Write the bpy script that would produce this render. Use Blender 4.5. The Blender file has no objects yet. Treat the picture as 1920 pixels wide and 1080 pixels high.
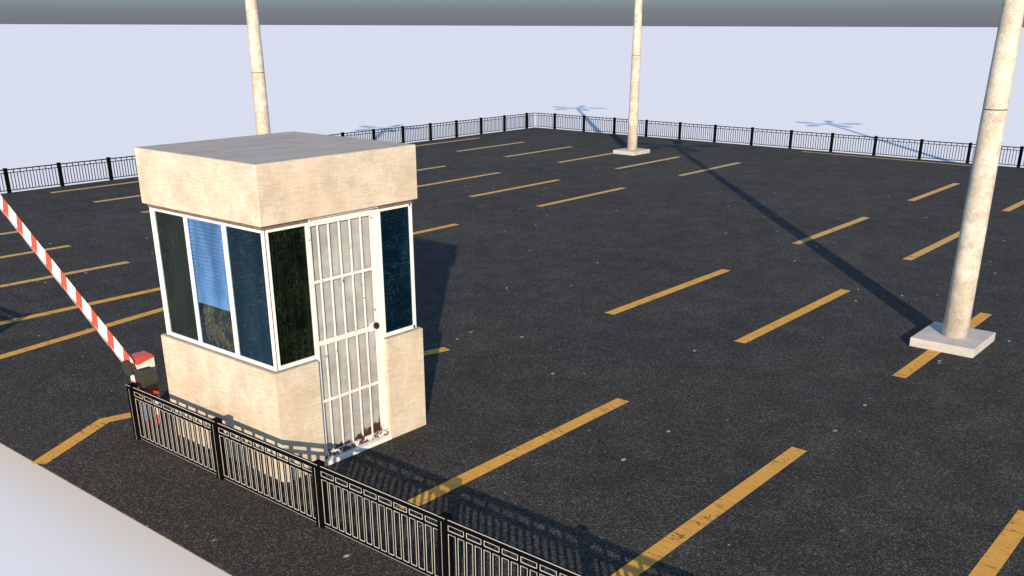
import bpy, bmesh, math, random
from mathutils import Matrix, Vector, Euler
random.seed(7)
C = bpy.context.scene.collection
sc = bpy.context.scene

# ------------------------------------------------------------------ camera, sky, sun, exposure
# x runs along the parking lines, y runs along the near fence, z = 0 on the asphalt
right = Vector((0.6429695, -0.7658916, -0.0005554))
up = Vector((0.2901673, 0.2429255, 0.9256296))
fwd = Vector((0.7087970, 0.5953127, -0.3784304))
cam = bpy.data.cameras.new('camera'); co = bpy.data.objects.new('camera', cam); C.objects.link(co)
m = Matrix((( right.x, up.x, -fwd.x, 0), (right.y, up.y, -fwd.y, 0), (right.z, up.z, -fwd.z, 5.0), (0, 0, 0, 1)))
co.matrix_world = m
cam.sensor_width = 36; cam.lens = 1815.08 * 36 / 1920
cam.shift_y = (782.5 - 540) / 1920
cam.clip_start = 0.1; cam.clip_end = 12000
sc.camera = co

SUN_AZ, SUN_EL = math.radians(40.75), math.radians(18.0)      # direction in which shadows run; height of the sun
sdir = Vector((math.cos(SUN_AZ) * math.cos(SUN_EL), math.sin(SUN_AZ) * math.cos(SUN_EL), -math.sin(SUN_EL)))
sun = bpy.data.lights.new('sun', 'SUN'); sun.energy = 5.0; sun.angle = math.radians(0.5); sun.color = (1.0, 0.80, 0.56)
so = bpy.data.objects.new('sun', sun); C.objects.link(so)
so.rotation_euler = sdir.to_track_quat('-Z', 'Y').to_euler(); so.location = (-20, -17, 12)

EXPO = 0.36
SKY = 0.15
w = bpy.data.worlds.new('World'); sc.world = w; w.use_nodes = True
nt = w.node_tree; nt.nodes.clear()
wo = nt.nodes.new('ShaderNodeOutputWorld'); bg = nt.nodes.new('ShaderNodeBackground')
sky = nt.nodes.new('ShaderNodeTexSky'); sky.sky_type = 'NISHITA'; sky.sun_disc = False
sky.ozone_density = 2.4; sky.dust_density = 0.2; sky.sun_elevation = SUN_EL; sky.sun_rotation = math.atan2(-sdir.x, -sdir.y)
tc = nt.nodes.new('ShaderNodeTexCoord'); sp = nt.nodes.new('ShaderNodeSeparateXYZ')
nt.links.new(tc.outputs['Generated'], sp.inputs[0])
mr = nt.nodes.new('ShaderNodeMapRange'); mr.inputs['From Min'].default_value = -0.006; mr.inputs['From Max'].default_value = 0.026
nt.links.new(sp.outputs['Z'], mr.inputs['Value'])
rp = nt.nodes.new('ShaderNodeValToRGB'); k = 1 / (2 ** EXPO) / SKY     # grey band of haze low over the horizon
e = rp.color_ramp.elements; e[0].position = 0.0; e[0].color = (0.165 * k, 0.175 * k, 0.215 * k, 1)
e[1].position = 1.0; e[1].color = (0.29 * k, 0.37 * k, 0.41 * k, 1)
x = e.new(0.42); x.color = (0.19 * k, 0.205 * k, 0.228 * k, 1); x = e.new(0.62); x.color = (0.215 * k, 0.25 * k, 0.265 * k, 1)
x = e.new(0.8); x.color = (0.25 * k, 0.31 * k, 0.34 * k, 1)
nt.links.new(mr.outputs[0], rp.inputs[0])
mr2 = nt.nodes.new('ShaderNodeMapRange'); mr2.interpolation_type = 'SMOOTHSTEP'
mr2.inputs['From Min'].default_value = 0.026; mr2.inputs['From Max'].default_value = 0.12
nt.links.new(sp.outputs['Z'], mr2.inputs['Value'])
mx = nt.nodes.new('ShaderNodeMix'); mx.data_type = 'RGBA'
nt.links.new(mr2.outputs[0], mx.inputs[0]); nt.links.new(rp.outputs[0], mx.inputs[6]); nt.links.new(sky.outputs[0], mx.inputs[7])
nt.links.new(mx.outputs[2], bg.inputs[0]); bg.inputs[1].default_value = SKY
nt.links.new(bg.outputs[0], wo.inputs[0])
sc.view_settings.view_transform = 'Standard'; sc.view_settings.look = 'None'
sc.view_settings.exposure = EXPO; sc.view_settings.gamma = 1.0

# ------------------------------------------------------------------ materials
class NT:
    def __init__(s, name):
        s.m = bpy.data.materials.new(name); s.m.use_nodes = True; s.t = s.m.node_tree; s.t.nodes.clear()
        s.out = s.t.nodes.new('ShaderNodeOutputMaterial')
        s.tc = s.t.nodes.new('ShaderNodeTexCoord')
    def n(s, typ, **kw):
        nd = s.t.nodes.new(typ)
        for a, v in kw.items(): setattr(nd, a, v)
        return nd
    def l(s, a, b): s.t.links.new(a, b)
    def mapped(s, scale=(1, 1, 1), rot=(0, 0, 0), loc=(0, 0, 0)):
        mp = s.n('ShaderNodeMapping'); mp.inputs['Scale'].default_value = scale; mp.inputs['Rotation'].default_value = rot
        mp.inputs['Location'].default_value = loc
        s.l(s.tc.outputs['Object'], mp.inputs[0]); return mp.outputs[0]
    def noise(s, scale, detail=4, rough=.55, vec=None, dist=0):
        nd = s.n('ShaderNodeTexNoise'); nd.inputs['Scale'].default_value = scale; nd.inputs['Detail'].default_value = detail
        nd.inputs['Roughness'].default_value = rough; nd.inputs['Distortion'].default_value = dist
        s.l(vec if vec is not None else s.tc.outputs['Object'], nd.inputs['Vector']); return nd.outputs[0]
    def rng(s, v, a, b, c=0., d=1.):
        nd = s.n('ShaderNodeMapRange'); s.l(v, nd.inputs[0])
        for i, q in enumerate((a, b, c, d)): nd.inputs[i + 1].default_value = q
        return nd.outputs[0]
    def math(s, op, a, b=None):
        nd = s.n('ShaderNodeMath', operation=op)
        for i, q in enumerate((a, b)):
            if q is None: continue
            if isinstance(q, (int, float)): nd.inputs[i].default_value = q
            else: s.l(q, nd.inputs[i])
        return nd.outputs[0]
    def mix(s, f, a, b, mode='MIX'):
        nd = s.n('ShaderNodeMix', data_type='RGBA', blend_type=mode)
        for i, q in ((0, f), (6, a), (7, b)):
            if isinstance(q, (int, float)): nd.inputs[i].default_value = q
            elif isinstance(q, tuple): nd.inputs[i].default_value = (*q, 1)
            else: s.l(q, nd.inputs[i])
        return nd.outputs[2]
    def sep(s, vec=None):
        nd = s.n('ShaderNodeSeparateXYZ'); s.l(vec if vec is not None else s.tc.outputs['Object'], nd.inputs[0]); return nd.outputs
    def bump(s, h, strength, dist):
        nd = s.n('ShaderNodeBump'); nd.inputs['Strength'].default_value = strength; nd.inputs['Distance'].default_value = dist
        s.l(h, nd.inputs['Height']); return nd.outputs[0]
    def done(s, col, rough=.8, spec=.3, nrm=None, metal=0):
        b = s.n('ShaderNodeBsdfPrincipled')
        if isinstance(col, tuple): b.inputs['Base Color'].default_value = (*col, 1)
        else: s.l(col, b.inputs['Base Color'])
        if isinstance(rough, (int, float)): b.inputs['Roughness'].default_value = rough
        else: s.l(rough, b.inputs['Roughness'])
        b.inputs['Specular IOR Level'].default_value = spec; b.inputs['Metallic'].default_value = metal
        if nrm is not None: s.l(nrm, b.inputs['Normal'])
        s.l(b.outputs[0], s.out.inputs[0]); return s.m

def plain(name, col, rough=.6, spec=.3, var=.12, sc_=6):
    t = NT(name); n = t.noise(sc_, 5)
    c2 = tuple(max(0, q * (1 - var)) for q in col)
    return t.done(t.mix(t.rng(n, .35, .65), col, c2), rough, spec)

def mat_ground():
    t = NT('white_ground')
    c = t.mix(t.rng(t.noise(.05, 4), .3, .7), (.835, .875, .955), (.825, .865, .945))
    return t.done(c, 1.0, 0.0)

def mat_asphalt():
    t = NT('asphalt')
    o = t.tc.outputs['Object']
    big = t.noise(.30, 4, .6); mid = t.noise(1.5, 5, .65)
    c = t.mix(t.rng(big, .35, .65), (.0283, .0282, .0280), (.0372, .0360, .0346))
    c = t.mix(t.math('MULTIPLY', t.rng(mid, .45, .70), .60), c, (.0525, .0525, .0525))
    c = t.mix(t.math('MULTIPLY', t.rng(mid, .45, .25), .50), c, (.020, .020, .022))
    # the apron outside the fence line is browner
    xyz = t.sep()
    edge = t.math('ADD', xyz[0], t.math('MULTIPLY', t.math('SUBTRACT', t.noise(1.3, 3), .5), .5))
    c = t.mix(t.rng(edge, 5.5, 5.95, .75, 0), c, (.041, .0365, .033))
    grain = t.noise(46, 3, .75); g2 = t.noise(150, 2, .7)
    gv = t.math('ADD', t.math('MULTIPLY', grain, .5), t.math('MULTIPLY', g2, .5))
    vg = t.n('ShaderNodeTexVoronoi'); vg.inputs['Scale'].default_value = 70; t.l(o, vg.inputs['Vector'])
    cg = t.n('ShaderNodeSeparateColor'); t.l(vg.outputs['Color'], cg.inputs[0])
    g = t.math('ADD', t.rng(gv, .38, .64, .0, 1.10), t.rng(t.math('POWER', cg.outputs[1], 5.0), 0, 1, .30, 3.5))
    gm = t.n('ShaderNodeCombineColor'); [t.l(g, gm.inputs[i]) for i in range(3)]
    c = t.mix(1.0, c, gm.outputs[0], 'MULTIPLY')
    # bright aggregate grains
    v = t.n('ShaderNodeTexVoronoi'); v.inputs['Scale'].default_value = 32; t.l(o, v.inputs['Vector'])
    cs = t.n('ShaderNodeSeparateColor'); t.l(v.outputs['Color'], cs.inputs[0])
    st = t.math('MULTIPLY', t.rng(v.outputs['Distance'], .30, .18), t.rng(cs.outputs[0], .88, .92))
    c = t.mix(t.math('MULTIPLY', st, .6), c, (.13, .125, .115))
    # pale chips lying in the surface and a few dark tar spots
    for scl, rad, lo, off, pale in ((1.5, .062, .35, 0, 1), (4.3, .075, .80, 9, 1), (1.9, .07, .75, 21, 0)):
        v2 = t.n('ShaderNodeTexVoronoi'); v2.inputs['Scale'].default_value = scl
        t.l(t.mapped((1, 1.3, 1), (0, 0, .5), (off, off * .7, 0)), v2.inputs['Vector'])
        c2 = t.n('ShaderNodeSeparateColor'); t.l(v2.outputs['Color'], c2.inputs[0])
        dist = t.math('ADD', v2.outputs['Distance'], t.math('MULTIPLY', t.math('SUBTRACT', t.noise(30, 3, .7), .5), .09))
        f = t.math('MULTIPLY', t.rng(dist, rad, rad * .6), t.rng(c2.outputs[0], lo, lo + .15, 0, .95))
        c = t.mix(f, c, (.48, .47, .45) if pale else (.006, .006, .006))
    nrm = t.bump(t.math('ADD', grain, t.math('MULTIPLY', g2, .5)), .30, .006)
    return t.done(c, .95, .12, nrm)

def mat_line(name='yellow_line_paint', a=(.72, .385, .075), b=(.62, .325, .068)):
    t = NT(name)
    n = t.noise(5, 5, .6); c = t.mix(t.rng(n, .3, .7), a, b)
    c = t.mix(t.math('MULTIPLY', t.rng(t.noise(30, 4), .5, .75), .45), c, (.45, .22, .06))
    wv = t.n('ShaderNodeTexNoise'); wv.inputs['Scale'].default_value = 1.0; wv.inputs['Detail'].default_value = 2
    t.l(t.mapped((9, 1.6, 1)), wv.inputs['Vector'])
    cr = t.rng(t.math('ABSOLUTE', t.math('SUBTRACT', wv.outputs[0], .5)), .012, .003)
    c = t.mix(t.math('MULTIPLY', cr, t.rng(t.noise(1.7, 2), .40, .55, .3, .95)), c, (.09, .055, .03))
    sp_ = t.rng(t.noise(70, 3, .7), .66, .72)
    c = t.mix(t.math('MULTIPLY', sp_, .7), c, (.08, .06, .045))
    return t.done(c, .85, .2, t.bump(t.noise(60, 3), .2, .004))

def mat_plaster(name, a, b, d):
    t = NT(name)
    n1 = t.noise(2.6, 6, .65); n2 = t.noise(1, 5, .7, t.mapped((5, 5, 55))); n3 = t.noise(1, 4, .7, t.mapped((45, 45, 4)))
    f = t.math('ADD', t.math('MULTIPLY', n1, .42), t.math('ADD', t.math('MULTIPLY', n2, .36), t.math('MULTIPLY', n3, .22)))
    c = t.mix(t.rng(f, .43, .57), a, b)
    c = t.mix(t.math('MULTIPLY', t.rng(t.noise(1.9, 5, .6, t.mapped((1, 1, 1), (0, 0, 0), (7, 3, 1))), .5, .72), .5), c, (a[0] * .93, a[1] * .78, a[2] * .68))
    spk = t.rng(t.math('ADD', t.math('MULTIPLY', t.noise(60, 3, .8), .6), t.math('MULTIPLY', n2, .4)), .56, .68)
    c = t.mix(t.math('MULTIPLY', spk, .8), c, d)
    return t.done(c, .9, .15, t.bump(f, .12, .01))

def mat_concrete(name, a, b, streak=(1, 1, 1)):
    t = NT(name)
    n = t.noise(3, 6, .65, t.mapped(streak)); f = t.noise(40, 4, .7)
    c = t.mix(t.rng(n, .35, .65), a, b)
    c = t.mix(t.math('MULTIPLY', t.rng(f, .45, .7), .25), c, tuple(q * .5 for q in a))
    return t.done(c, .9, .15, t.bump(f, .15, .004))

def mat_pole():
    t = NT('weathered_pole_concrete')
    n = t.noise(2.2, 6, .7); c = t.mix(t.rng(n, .40, .62), (.66, .625, .56), (.46, .41, .345))
    n2 = t.noise(7, 5, .7); c = t.mix(t.math('MULTIPLY', t.rng(n2, .49, .66), .48), c, (.34, .30, .25))
    v = t.n('ShaderNodeTexVoronoi'); v.inputs['Scale'].default_value = 46; t.l(t.tc.outputs['Object'], v.inputs['Vector'])
    cs = t.n('ShaderNodeSeparateColor'); t.l(v.outputs['Color'], cs.inputs[0])
    pit = t.math('MULTIPLY', t.rng(v.outputs['Distance'], .30, .2), t.math('MULTIPLY', t.rng(cs.outputs[0], .45, .5), t.rng(t.noise(3, 3), .42, .55)))
    c = t.mix(t.math('MULTIPLY', pit, .95), c, (.07, .06, .05))
    return t.done(c, .9, .15, t.bump(pit, .3, .004))

def mat_chipped(name, base, chip, amount=.64, low=None):
    t = NT(name)
    n = t.noise(9, 6, .75); f = t.rng(n, amount, amount + .015)
    if low is not None:
        z = t.sep()[2]
        thr = t.rng(z, low[0], low[1], .2, 0.)
        f = t.rng(t.math('ADD', n, thr), amount, amount + .015)
    c = t.mix(t.rng(t.noise(4, 4), .3, .7), base, tuple(q * .93 for q in base))
    c = t.mix(f, c, chip)
    return t.done(c, .55, .35)

def mat_panel():
    t = NT('stained_door_sheet')
    n = t.noise(3.2, 6, .7); c = t.mix(t.rng(n, .38, .66), (.43, .435, .44), (.28, .28, .275))
    c = t.mix(t.math('MULTIPLY', t.rng(t.noise(1, 4, .6, t.mapped((14, 14, 1.2))), .45, .7), .5), c, (.27, .25, .215))
    z = t.sep()[2]
    rust = t.rng(t.math('ADD', t.noise(8, 6, .7), t.rng(t.math('SUBTRACT', z, t.math('MULTIPLY', t.rng(t.sep()[0], 1.1, 1.63), .16)), .05, .34, .36, -.25)), .60, .68)
    c = t.mix(rust, c, (.060, .026, .018))
    dots = t.rng(t.noise(45, 3, .7), .70, .75)
    c = t.mix(t.math('MULTIPLY', dots, .7), c, (.2, .12, .08))
    return t.done(c, .6, .25)

def mat_stripes(name, kind):
    """red and white bands"""
    t = NT(name); xyz = t.sep()
    if kind == 'arm':
        saw = t.math('FRACT', t.math('MULTIPLY', xyz[2], 1 / .118))
        u = t.math('ADD', xyz[0], t.math('MULTIPLY', saw, -.15)); u = t.math('DIVIDE', u, .40)
        f = t.math('FRACT', t.math('ADD', u, .12)); m_ = t.math('LESS_THAN', f, .42)
    else:
        u = t.math('DIVIDE', t.math('SUBTRACT', xyz[2], t.math('MULTIPLY', xyz[0], .22)), .52)
        m_ = t.math('GREATER_THAN', t.math('FRACT', t.math('ADD', u, .827)), .5)
    red = t.mix(t.rng(t.noise(12, 4), .3, .7), (.62, .085, .05), (.50, .06, .035))
    wh = t.mix(t.rng(t.noise(6, 4), .4, .75), (.78, .77, .75), (.62, .61, .59))
    c = t.mix(m_, wh, red)
    return t.done(c, .45, .35)

def mat_glass(name, tint, smudgecol, smudge):
    t = NT(name)
    tr = t.n('ShaderNodeBsdfTransparent'); tr.inputs[0].default_value = (*tint, 1)
    gl = t.n('ShaderNodeBsdfGlossy'); gl.inputs['Roughness'].default_value = .03
    lw = t.n('ShaderNodeLayerWeight'); lw.inputs[0].default_value = .5
    frn = t.math('ADD', t.math('MULTIPLY', t.math('POWER', lw.outputs['Facing'], 4.0), .35), .006)
    m1 = t.n('ShaderNodeMixShader'); t.l(frn, m1.inputs[0]); t.l(tr.outputs[0], m1.inputs[1]); t.l(gl.outputs[0], m1.inputs[2])
    df = t.n('ShaderNodeBsdfDiffuse'); df.inputs[0].default_value = (*smudgecol, 1)
    a = t.rng(t.noise(2.3, 6, .72, t.mapped((1.6, 1.6, 1), (0, 0, 0), (1.3, 4, 2))), .46, .66); b = t.rng(t.noise(34, 4, .8), .5, .7)  # blotches put mirrored foliage into the pane colour
    # thin pale streaks
    c = t.rng(t.math('ABSOLUTE', t.math('SUBTRACT', t.noise(1.5, 3, .5, t.mapped((1, 1, 2.2), (0, 0, 0), (3, 1, 5)), 2.0), .5)), .010, .002)
    f = t.math('MULTIPLY', t.math('MAXIMUM', t.math('MULTIPLY', a, b), t.math('MULTIPLY', c, t.rng(b, 0, 1, .1, .7))), smudge)
    m2 = t.n('ShaderNodeMixShader'); t.l(f, m2.inputs[0]); t.l(m1.outputs[0], m2.inputs[1]); t.l(df.outputs[0], m2.inputs[2])
    t.l(m2.outputs[0], t.out.inputs[0]); return t.m

def mat_cloth(name, a, b, streak=(7, 7, .8), lo=.38, hi=.68, third=None):
    t = NT(name)
    c = t.mix(t.rng(t.noise(1, 4, .6, t.mapped(streak)), lo, hi), a, b)
    if third is not None:
        f = t.math('MULTIPLY', t.rng(t.noise(3.2, 5, .7, t.mapped((1, 1, 1), (0, 0, 0), (2, 5, 3))), .42, .55), t.rng(t.noise(26, 4, .8), .40, .62))
        c = t.mix(f, c, third)
    return t.done(c, .9, .1)

M = dict(
    ground=mat_ground(), asphalt=mat_asphalt(), line=mat_line(), line_far=mat_line('distant_line_paint', (.66, .40, .125), (.56, .34, .115)), line_pale=mat_line('pale_line_paint', (.58, .42, .21), (.50, .36, .18)),
    plaster=mat_plaster('beige_plaster', (.65, .585, .475), (.50, .415, .315), (.22, .17, .12)),
    roof=mat_concrete('grey_roof', (.46, .435, .415), (.36, .34, .325), (.5, 1.8, 1)),
    base=mat_concrete('footing_concrete', (.56, .55, .53), (.44, .425, .405), (1, 1, 2)),
    pole=mat_pole(), groove=plain('dark_joint', (.03, .027, .025), .9, .1),
    black=plain('black_fence_paint', (.0025, .0025, .0028), .8, .06, .3), rim=plain('pale_edge_strip', (.60, .585, .56), .6, .3),
    white=mat_chipped('white_frame_paint', (.80, .80, .79), (.35, .30, .26), .735),
    gate=mat_chipped('chipped_white_gate_paint', (.74, .735, .72), (.075, .035, .025), .63, (.06, .30)),
    panel=mat_panel(), taupe=plain('taupe_seal', (.20, .145, .12), .8, .2, .35, 14), ledge=plain('sill_stone', (.33, .29, .25), .85, .2, .25),
    dark=plain('dark_olive_metal', (.045, .043, .034), .7, .2, .25), knob=plain('rusty_knob', (.045, .02, .014), .6, .3, .5, 30),
    screw=plain('screw_head', (.05, .05, .05), .5, .3), lamp=plain('grey_lamp_metal', (.3, .3, .31), .5, .4),
    shade=plain('blind_backing', (.02, .03, .045), .9, .05), inside=plain('inner_lining', (.03, .032, .035), .9, .05),
    cab=mat_stripes('red_white_cabinet', 'cab'), arm=mat_stripes('red_white_arm', 'arm'),
    gl_g=mat_glass('green_tinted_glass', (.70, .77, .73), (.20, .26, .20), .16),
    gl_b=mat_glass('blue_tinted_glass', (.62, .80, .90), (.20, .30, .36), .20),
    gl_l=mat_glass('clear_blue_glass', (.72, .86, 1.0), (.30, .42, .55), .25),
    cloth_g=mat_cloth('dark_green_curtain', (.006, .008, .007), (.020, .034, .034), (2.6, 2.6, .35), .42, .70, third=(.040, .038, .022)),  # teal streaks put soft window reflections into the curtain colour
    cloth_n=mat_cloth('brown_curtain', (.010, .012, .006), (.022, .026, .014), third=(.34, .15, .03)),
    blind_l=mat_cloth('pale_blue_blind', (.15, .20, .27), (.42, .50, .58), (2.6, 2.6, .9)),
    blind_d=mat_cloth('navy_blind', (.006, .017, .024), (.032, .060, .072), (3, 3, .4), .45, .75),
)

# ------------------------------------------------------------------ helpers
def obj(name, bm, mats, parent=None, loc=None, smooth=False):
    bmesh.ops.recalc_face_normals(bm, faces=bm.faces)
    me = bpy.data.meshes.new(name); bm.to_mesh(me); bm.free()
    for q in (mats if isinstance(mats, (list, tuple)) else [mats]): me.materials.append(q)
    if smooth:
        for p in me.polygons: p.use_smooth = True
    o = bpy.data.objects.new(name, me); C.objects.link(o)
    if parent is not None: o.parent = parent
    if loc is not None: o.location = loc
    return o
def thing(name, label, cat, loc=(0, 0, 0), group=None, rz=0):
    o = bpy.data.objects.new(name, None); o.empty_display_size = .3; C.objects.link(o)
    o.location = loc; o.rotation_euler = (0, 0, rz); o['label'] = label; o['category'] = cat
    if group: o['group'] = group
    return o
def box(bm, a, b, mi=0, o=(0, 0, 0)):
    x0, x1 = sorted((a[0], b[0])); y0, y1 = sorted((a[1], b[1])); z0, z1 = sorted((a[2], b[2]))
    vs = [bm.verts.new((x - o[0], y - o[1], z - o[2])) for x in (x0, x1) for y in (y0, y1) for z in (z0, z1)]
    for f in ((0, 1, 3, 2), (4, 6, 7, 5), (0, 4, 5, 1), (2, 3, 7, 6), (0, 2, 6, 4), (1, 5, 7, 3)):
        bm.faces.new([vs[i] for i in f]).material_index = mi
def bevel(bm, wd, seg=1):
    bmesh.ops.bevel(bm, geom=list(bm.edges), offset=wd, segments=seg, affect='EDGES', clamp_overlap=True)
def prism_x(bm, cy, cz, r, x0, x1, n, rot=0, mi=0, sy=1):
    a = [(cy + sy * r * math.cos(rot + 2 * math.pi * i / n), cz + r * math.sin(rot + 2 * math.pi * i / n)) for i in range(n)]
    A = [bm.verts.new((x0, p[0], p[1])) for p in a]; B = [bm.verts.new((x1, p[0], p[1])) for p in a]
    bm.faces.new(A).material_index = mi; bm.faces.new(B[::-1]).material_index = mi
    for i in range(n): bm.faces.new((A[i], B[i], B[(i + 1) % n], A[(i + 1) % n])).material_index = mi
def lathe(bm, prof, n=48, mi=None):
    rings = [[bm.verts.new((r * math.cos(2 * math.pi * i / n), r * math.sin(2 * math.pi * i / n), z)) for i in range(n)] for r, z in prof]
    for j in range(len(rings) - 1):
        for i in range(n):
            f = bm.faces.new((rings[j][i], rings[j][(i + 1) % n], rings[j + 1][(i + 1) % n], rings[j + 1][i]))
            f.smooth = abs(prof[j][1] - prof[j + 1][1]) > .1
            if mi: f.material_index = mi[j]
    bm.faces.new(rings[0][::-1]); bm.faces.new(rings[-1])
def struct(o): o['kind'] = 'structure'; return o

# ------------------------------------------------------------------ ground and car park deck
DROP = -0.58
bm = bmesh.new()
vs = [bm.verts.new(p) for p in ((-1500, -700, DROP), (1045, -700, DROP), (1272, 3300, DROP), (-1500, 3300, DROP))]
bm.faces.new(vs); struct(obj('ground', bm, M['ground']))
bm = bmesh.new(); box(bm, (4.5, -14, -.018), (40.10, 32.13, 0)); struct(obj('car_park_asphalt', bm, M['asphalt']))

def line(pts, wd=.205, z=.004, mat='line'):
    """painted band through pts, mitred at the bends"""
    bm = bmesh.new(); L, R = [], []
    P = [Vector(p) for p in pts]
    for i, p in enumerate(P):
        d0 = (P[i] - P[i - 1]).normalized() if i else (P[1] - P[0]).normalized()
        d1 = (P[i + 1] - P[i]).normalized() if i < len(P) - 1 else d0
        t = (d0 + d1).normalized(); n = Vector((-t.y, t.x)) * (wd / 2 / max(.3, t.dot(d0)))
        L.append(bm.verts.new((p.x + n.x, p.y + n.y, z))); R.append(bm.verts.new((p.x - n.x, p.y - n.y, z)))
    for i in range(len(P) - 1): bm.faces.new((R[i], R[i + 1], L[i + 1], L[i]))
    return struct(obj('parking_line', bm, M[mat]))
rows = ((6.42, 10.89, (-1, 0, 1, 5, 6, 7, 8)), (14.37, 18.85, (-1, 0, 1, 2, 5, 6, 7, 8, 9, 10)),
        (22.31, 26.79, (0, 1, 2, 5, 6, 7, 8, 9, 10)), (30.25, 34.66, (0, 1, 2, 5, 6, 7, 8, 9, 10)))
for x0, x1, ks in rows:
    for k_ in ks:
        y = 4.40 + 2.668 * k_
        line([(x0 + random.uniform(-.01, .01), y), (x1 + random.uniform(-.01, .01), y)],
             mat='line_pale' if (x0 > 30 and y > 12) or y > 24 else 'line_far' if x0 > 20 or y > 19 else 'line')  # paling with distance is put into the paint colour of far rows
line([(10.97, 10.61), (5.73, 12.02), (4.5, 11.34)], .20)           # bent line at the exit, passing under the booth
line([(10.97, 16.62), (5.73, 15.78), (4.5, 16.5)], .20)
line([(39.40, 17.38), (39.40, 10.55)], .16, mat='line_pale')

# ------------------------------------------------------------------ fences
TOPR, R2Z, BOT = (.667, .716), (.574, .608), (.018, .052)
def panel_bm(L, along, n=16, outlined=False, ends=.05):
    """one fence panel from 0 to L along x or y"""
    bm = bmesh.new()
    def B(u0, u1, z0, z1, d, mi=0, d0=None):
        a, b = (u0, (-d if d0 is None else d0), z0), (u1, d, z1)
        if along == 'y': a, b = (a[1], a[0], a[2]), (b[1], b[0], b[2])
        box(bm, a, b, mi)
    u0, u1 = ends, L - ends
    rails = (TOPR, R2Z, BOT) if outlined else ((.680, .712), (.588, .610), (.050, .074))
    T0, (M0, M1), B1 = rails[0][0], rails[1], rails[2][1]
    for z0, z1 in rails: B(u0, u1, z0, z1, .016)
    pit = (u1 - u0) / n; hw = .0135 if outlined else .0095
    for i in range(1, n):
        u = u0 + i * pit
        B(u - hw, u + hw, B1, M0, .010)
        if i % 2 == 0: B(u - hw * 1.2, u + hw * 1.2, M1, T0, .010)
    if outlined:  # thin pale strips outline every opening
        e = .0042; d = .0125
        def frame(a, b, z0, z1):
            B(a, a + e, z0, z1, -.0085, 1, -d); B(b - e, b, z0, z1, -.0085, 1, -d)
            B(a + e, b - e, z1 - e, z1, -.0085, 1, -.018); B(a + e, b - e, z0, z0 + e, -.0085, 1, -.018)
        for i in range(n):
            a = u0 + i * pit + (hw if i else 0); b = u0 + (i + 1) * pit - (hw if i < n - 1 else 0)
            frame(a, b, BOT[1], R2Z[0])
        for i in range(0, n, 2):
            a = u0 + i * pit + (hw * 1.2 if i else 0); b = u0 + (i + 2) * pit - (hw * 1.2 if i + 2 < n else 0)
            frame(a, min(b, u1), R2Z[1], TOPR[0])
        B(u0, u1, TOPR[1], TOPR[1] + .004, -.008, 1, -.016); B(u0, u1, BOT[0] - .004, BOT[0], -.008, 1, -.016)
    return bm
def post_bm(outlined=False):
    bm = bmesh.new(); h = .05
    box(bm, (-h, -h, -.05), (h, h, .735)); box(bm, (-h - .003, -h - .003, .735), (h + .003, h + .003, .748))
    if outlined:
        box(bm, (-h - .005, -h - .005, .744), (-h - .003, h + .005, .749), 1)
        box(bm, (-h - .0015, -.002, .0), (-h, .001, .70), 1)
    return bm
FM = [M['black'], M['rim']]
def fence(name, label, origin, along, posts, panels, outlined=False):
    t = thing('metal_fence', label, 'fence', origin, 'black metal fences round the car park')
    first = None
    for p in posts:
        o = obj('post', post_bm(outlined), FM, t) if first is None else first.copy()
        if first is None: first = o
        else: C.objects.link(o); o.parent = t
        o.location = (p, 0, 0) if along == 'x' else (0, p, 0)
    cache = {}
    for a, b, n, ea, eb in panels:
        key = (round(b - a, 3), n)
        if key in cache: o = cache[key].copy(); C.objects.link(o); o.parent = t
        else: o = obj('railing_panel', panel_bm(b - a, along, n, outlined, ea), FM, t); cache[key] = o
        o.location = (a, 0, 0) if along == 'x' else (0, a, 0)
    return t
# near fence, beside the booth
py = [11.10 - 1.825 * i for i in range(8)]
fence('near', 'black metal fence in the foreground, running past the booth and showing pale edge strips', (5.72, 11.10, 0), 'y',
      [p - 11.10 for p in py], [(py[i + 1] - 11.10, py[i] - 11.10, 16, .05, .05) for i in range(7)], True)
fence('entrance', 'black metal fence on the far side of the barrier opening, at the left edge', (5.72, 16.45, 0), 'y',
      [0, 1.825, 3.65], [(0, 1.825, 16, .05, .05), (1.825, 3.65, 16, .05, .05)], True)
px = [39.462 - 1.7266 * i for i in range(17)]
XC, YC = 40.135, 32.165
fence('left', 'black metal fence along the far left edge of the car park, behind the booth', (XC, YC, 0), 'x',
      [p - XC for p in px], [(px[i + 1] - XC, px[i] - XC, 16, .05, .05) for i in range(16)] + [(px[0] - XC, -.0, 6, .03, .03)])
qy = [30.895 - 1.8054 * i for i in range(16)]
fence('right', 'black metal fence along the far right edge of the car park, behind the middle pole', (XC, YC, 0), 'y',
      [p - YC for p in qy], [(qy[i + 1] - YC, qy[i] - YC, 16, .05, .05) for i in range(15)] + [(qy[0] - YC, 0, 12, .03, .03)])

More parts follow.
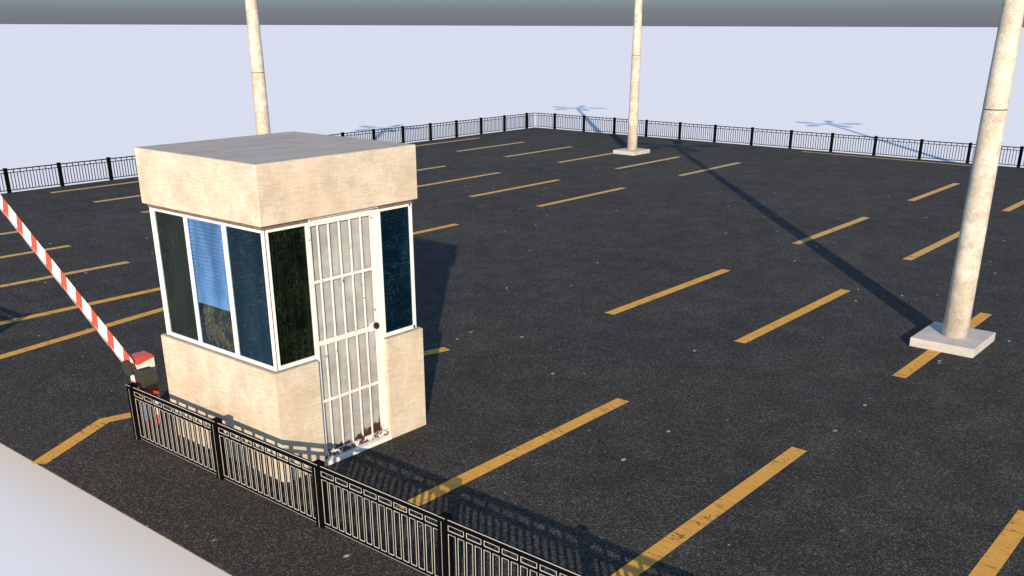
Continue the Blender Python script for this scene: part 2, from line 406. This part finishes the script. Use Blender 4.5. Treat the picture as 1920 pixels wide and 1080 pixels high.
# ------------------------------------------------------------------ light poles
def light_pole():
    t = thing('light_pole', 'tall concrete light pole', 'light pole', (0, 0, 0), 'tall concrete light poles in the car park')
    bm = bmesh.new(); box(bm, (-.60, -.49, 0), (.60, .52, .15)); bevel(bm, .006)
    obj('footing', bm, M['base'], t)
    def r(z): return .206 - .0075 * z if z < 3.755 else max(.085, .178 - .0155 * (z - 3.755))
    prof, mi = [], []
    zs = [.15, 1.5, 3.0, 3.74, 3.748, 3.748, 3.764, 3.764, 3.772, 5.0, 6.2, 7.385, 7.393, 7.393, 7.407, 7.407, 7.415, 8.2, 9.0]
    rr = [r(z) for z in zs]
    for i in (5, 6): rr[i] -= .012
    for i in (13, 14): rr[i] -= .008
    for a, z in zip(rr, zs): prof.append((a, z))
    mi = [0] * (len(zs) - 1)
    for i in (4, 5, 6, 12, 13, 14): mi[i] = 1
    bm = bmesh.new(); lathe(bm, prof, 64, mi); obj('shaft', bm, [M['pole'], M['groove']], t)
    bm = bmesh.new(); lathe(bm, [(.13, 8.93), (.15, 8.97), (.15, 9.10), (.10, 9.14)], 24); obj('head_collar', bm, M['lamp'], t)
    arm0 = None
    for i in range(5):
        if arm0 is None:
            bm = bmesh.new(); box(bm, (.10, -.035, 9.02), (1.0, .035, 9.09)); arm0 = obj('lamp_arm', bm, M['lamp'], t); a = arm0
            bm = bmesh.new()
            prof2 = [(.92, .07), (1.05, .16), (1.45, .19), (1.85, .16), (1.98, .07)]
            A = [bm.verts.new((x, s * y, 9.11)) for s in (1, -1) for x, y in (prof2 if s == 1 else prof2[::-1])]
            Bv = [bm.verts.new((v.co.x, v.co.y, 9.00)) for v in A]
            bm.faces.new(A); bm.faces.new(Bv[::-1])
            for j in range(len(A)): bm.faces.new((A[j], Bv[j], Bv[(j + 1) % len(A)], A[(j + 1) % len(A)]))
            h0 = obj('lamp_head', bm, M['lamp'], a)
        else:
            a = arm0.copy(); C.objects.link(a); a.parent = t
            h = h0.copy(); C.objects.link(h); h.parent = a
        a.rotation_euler = (0, 0, math.radians(72 * i - 49.3))
    return t
def copy_tree(o, parent=None):
    c = o.copy(); C.objects.link(c); c.parent = parent
    for ch in list(o.children): copy_tree(ch, c)
    return c
p0 = light_pole()
for i, (loc, lab) in enumerate((
        ((16.61, 4.30, 0), 'tall concrete light pole at right, its square footing set over a yellow line'),
        ((34.41, 22.48, 0), 'farthest concrete light pole, standing in the middle of the picture near the back fences'),
        ((16.48, 22.62, 0), 'concrete light pole rising behind the roof of the booth'),
        ((34.8, 4.45, 0), 'concrete light pole outside the picture, its lamp shadow falling beyond the right fence'))):
    t = p0 if i == 0 else copy_tree(p0)
    t.location = loc; t['label'] = lab

# ------------------------------------------------------------------ guard booth
BX0, BX1, BY0, BY1 = 6.106, 8.431, 8.585, 10.91
O = (BX0, BY0, 0)
booth = thing('guard_booth', 'small beige plastered guard booth with flat roof slab, corner windows and a barred white door', 'booth', O)
HW = 1.345
def F(face, u, d, z):
    """point on a face of the booth: u along it, d inwards, z up, relative to the booth's corner"""
    W = BX1 - BX0
    return {'w': (d, u, z), 's': (u, d, z), 'e': (W - d, u, z), 'n': (u, W - d, z)}[face]
def fb(bm, face, u0, u1, d0, d1, z0, z1, mi=0): box(bm, F(face, u0, d0, z0), F(face, u1, d1, z1), mi)
W = BX1 - BX0; DL, DR = .640, 1.694                                     # door opening
bm = bmesh.new(); T = .11
fb(bm, 'w', 0, W, 0, T, 0, HW); fb(bm, 'n', T, W - T, 0, T, 0, HW); fb(bm, 'e', 0, W, 0, T, 0, HW)
fb(bm, 's', T, .612, 0, T, 0, HW); fb(bm, 's', DR, W - T, 0, T, 0, HW)
obj('wall', bm, M['plaster'], booth)
bm = bmesh.new(); box(bm, (0, 0, 2.992), (W, W, 3.632)); bevel(bm, .006); slab = obj('roof_slab', bm, M['plaster'], booth)
bm = bmesh.new(); box(bm, (.008, .008, 3.632), (W - .008, W - .008, 3.640)); obj('roof_covering', bm, M['roof'], slab)
bm = bmesh.new(); box(bm, (.30, .30, .0), (W - .30, W - .30, .03)); obj('floor', bm, M['inside'], booth)
# seal strip under the slab and the window sill ledge
bm = bmesh.new()
for f_, a, b in (('w', .045, W - .045), ('n', .105, W - .105), ('e', .045, W - .045)): fb(bm, f_, a, b, .045, .10, 2.945, 2.992)
fb(bm, 's', .10, .66, .045, .10, 2.945, 2.992); fb(bm, 's', 1.72, W - .10, .045, .10, 2.945, 2.992)
obj('head_seal', bm, M['taupe'], booth)
bm = bmesh.new()
for f_, a, b in (('w', .012, W - .012), ('n', .10, W - .10), ('e', .012, W - .012)): fb(bm, f_, a, b, .012, .10, HW, HW + .012)
fb(bm, 's', .10, .61, .012, .10, HW, HW + .012); fb(bm, 's', DR + .02, W - .10, .012, .10, HW, HW + .012)
obj('sill', bm, M['ledge'], booth)

FZ0, FZ1 = HW + .012, 2.945; GZ0, GZ1 = 1.402, 2.912
def window(face, u0, g0, g1, u1, kind, lab=None):
    bm = bmesh.new(); d0, d1 = .055, .076
    fb(bm, face, u0, g0, d0, d1, FZ0, FZ1); fb(bm, face, g1, u1, d0, d1, FZ0, FZ1)
    fb(bm, face, g0, g1, d0, d1, FZ0, GZ0); fb(bm, face, g0, g1, d0, d1, GZ1, FZ1)
    for u in (g0 + .03, g1 - .03): fb(bm, face, u - .006, u + .006, d0 - .002, d0, GZ0 - .024, GZ0 - .012, 1)
    fr = obj('window', bm, [M['white'], M['screw']], booth)
    if lab: fr['label'] = lab
    bm = bmesh.new(); fb(bm, face, g0, g1, .066, .070, GZ0, GZ1)
    obj('glass_pane', bm, M[{'g': 'gl_g', 'l': 'gl_l', 'd': 'gl_b'}[kind]], fr)
    def curtain(za, zb, mat, amp=.007, step=.035, name='curtain', dc=.105):
        bm = bmesh.new(); n = max(4, int((g1 - g0 + .04) / step) * 3); A = []
        for i in range(n + 1):
            u = g0 - .02 + (g1 - g0 + .04) * i / n
            d = dc + amp * math.sin(i * 2 * math.pi / 3.3 + 1.7 * math.sin(i * .31)) + .006 * math.sin(i * .7)
            A.append((bm.verts.new(F(face, u, d, za)), bm.verts.new(F(face, u, d, zb))))
        for i in range(n): bm.faces.new((A[i][0], A[i + 1][0], A[i + 1][1], A[i][1]))
        obj(name, bm, mat, fr, smooth=True)
    def blind(za, zb, mat, pitch):
        bm = bmesh.new(); n = int((zb - za) / pitch)
        for i in range(n):
            z = za + i * pitch
            a, b = F(face, g0 - .015, .084, z), F(face, g1 + .015, .084, z)
            c, e_ = F(face, g1 + .015, .100, z + pitch * .80), F(face, g0 - .015, .100, z + pitch * .80)
            bm.faces.new([bm.verts.new(p) for p in (a, b, c, e_)])
        a, b = F(face, g0 - .015, .108, za), F(face, g1 + .015, .114, zb); box(bm, a, b, 1)
        obj('blind', bm, [mat, M['shade']], fr)
    if kind == 'g': curtain(GZ0 - .03, GZ1 + .02, M['cloth_g'])
    if kind == 'd': blind(GZ0 - .03, GZ1 + .02, M['blind_d'], .044)
    if kind == 'l': blind(GZ0 + .50, GZ1 + .02, M['blind_l'], .044); curtain(GZ0 - .03, GZ0 + .66, M['cloth_n'], dc=.150)
window('w', .055, .090, .742, .775, 'd', 'window with navy blinds drawn, next to the front corner')
window('w', .775, .812, 1.503, 1.532, 'l', 'window with a pale blue blind lowered over its upper part')
window('w', 1.532, 1.562, 2.183, W - .055, 'g', 'leftmost window with dark green curtain')
window('s', .1005, .124, .627, .652, 'g', 'dark green curtained window left of the door')
window('s', 1.632, 1.744, 2.250, W - .1005, 'd', 'narrow navy blind window right of the door')
for f_ in 'ne':
    a0 = .1005 if f_ == 'n' else .055
    window(f_, a0, a0 + .045, .76, .79, 'd'); window(f_, .79, .83, 1.50, 1.53, 'g'); window(f_, 1.53, 1.57, W - a0 - .045, W - a0, 'd')

# door: jamb, sheet, barred gate, lock, threshold
bm = bmesh.new()
fb(bm, 's', DL, .690, .055, .10, .052, 1.357); fb(bm, 's', .652, .690, .055, .10, 1.357, 2.962)
obj('door_jamb', bm, M['gate'], booth)
bm = bmesh.new(); fb(bm, 's', 1.632, DR, .055, .10, .052, 1.357); obj('door_jamb', bm, M['gate'], booth)
bm = bmesh.new(); fb(bm, 's', .66, 1.72, .055, .10, 2.962, 2.992); obj('door_head', bm, M['gate'], booth)
bm = bmesh.new(); fb(bm, 's', DL - .02, DR + .0, -.004, .10, 0, .052); obj('threshold', bm, M['white'], booth)
bm = bmesh.new(); fb(bm, 's', .690, 1.632, .108, .12, .060, 2.960); door = obj('door', bm, M['panel'], booth)
bm = bmesh.new()
def gb(u0, u1, z0, z1, d0, d1): fb(bm, 's', u0, u1, d0, d1, z0, z1)
for z, h, u1 in ((2.252, .017, 1.600), (1.520, .030, 1.50), (.800, .017, 1.600)): gb(.694, u1, z - h, z + h, .062, .082)
gb(.694, 1.628, 2.890, 2.950, .060, .084); gb(.694, 1.628, .066, .135, .060, .084)
gb(1.590, 1.628, .135, 2.890, .061, .083)
for u in (.800, .956, 1.120, 1.280, 1.440):
    for z0, z1 in ((.135, .783), (.817, 1.490), (1.550, 2.235), (2.269, 2.890)):
        j = random.uniform(-.004, .004); gb(u - .0085 + j, u + .0085 + j, z0, z1, .065, .080)
g = obj('security_gate', bm, M['gate'], door)
bm = bmesh.new(); fb(bm, 's', 1.50, 1.585, .056, .084, 1.475, 1.585); bevel(bm, .006)
lk = obj('lock', bm, M['gate'], door)
bm = bmesh.new()
A = [bm.verts.new((1.575 + .036 * math.cos(i * math.pi / 7), .056, 1.545 + .042 * math.sin(i * math.pi / 7))) for i in range(14)]
B_ = [bm.verts.new((v.co.x, .028, v.co.z)) for v in A]
bm.faces.new(A); bm.faces.new(B_[::-1])
for i in range(14): bm.faces.new((A[i], B_[i], B_[(i + 1) % 14], A[(i + 1) % 14]))
obj('knob', bm, M['knob'], door)

# ------------------------------------------------------------------ barrier
bar = thing('barrier_gate', 'red and white striped boom barrier with raised arm and dark counterweight beside the booth', 'barrier', (5.98, 11.37, 0))
bm = bmesh.new()
box(bm, (0, 0, 0), (.24, .235, .965))
bmesh.ops.bevel(bm, geom=[e_ for e_ in bm.edges if abs(e_.verts[0].co.z - .965) < 1e-4 and abs(e_.verts[1].co.z - .965) < 1e-4], offset=.012, segments=2, affect='EDGES')
cab = obj('cabinet', bm, M['cab'], bar)
bm = bmesh.new(); prism_x(bm, .075, .845, .108, -.115, -.097, 9, .2, 0, 1.15); obj('pivot_hub', bm, M['dark'], bar)
bm = bmesh.new(); prism_x(bm, -.235, .755, .142, -.120, .055, 8, .35); box(bm, (-.085, -.10, .775), (-.06, .06, .800)); obj('counterweight', bm, M['dark'], bar)
bm = bmesh.new()                                                     # rhombic hollow beam, x along it
L0, L1, hh, dd = .02, 5.0, .118, .050
secs = [(0, hh), (-dd, 0), (0, -hh), (dd, 0)]
A = [bm.verts.new((L0, a, b)) for a, b in secs]; B_ = [bm.verts.new((L1, a, b)) for a, b in secs]
bm.faces.new(A); bm.faces.new(B_[::-1])
for i in range(4): bm.faces.new((A[i], B_[i], B_[(i + 1) % 4], A[(i + 1) % 4]))
arm = obj('boom_arm', bm, M['arm'], bar)
ang = math.radians(31.0)
# local x -> (0, cos, sin); local y -> +x of the world (front edge -y faces -x); local z -> (0,-sin,cos)
arm.matrix_local = Matrix(((0, -1, 0, -.045), (math.cos(ang), 0, -math.sin(ang), .06), (math.sin(ang), 0, math.cos(ang), .835), (0, 0, 0, 1)))
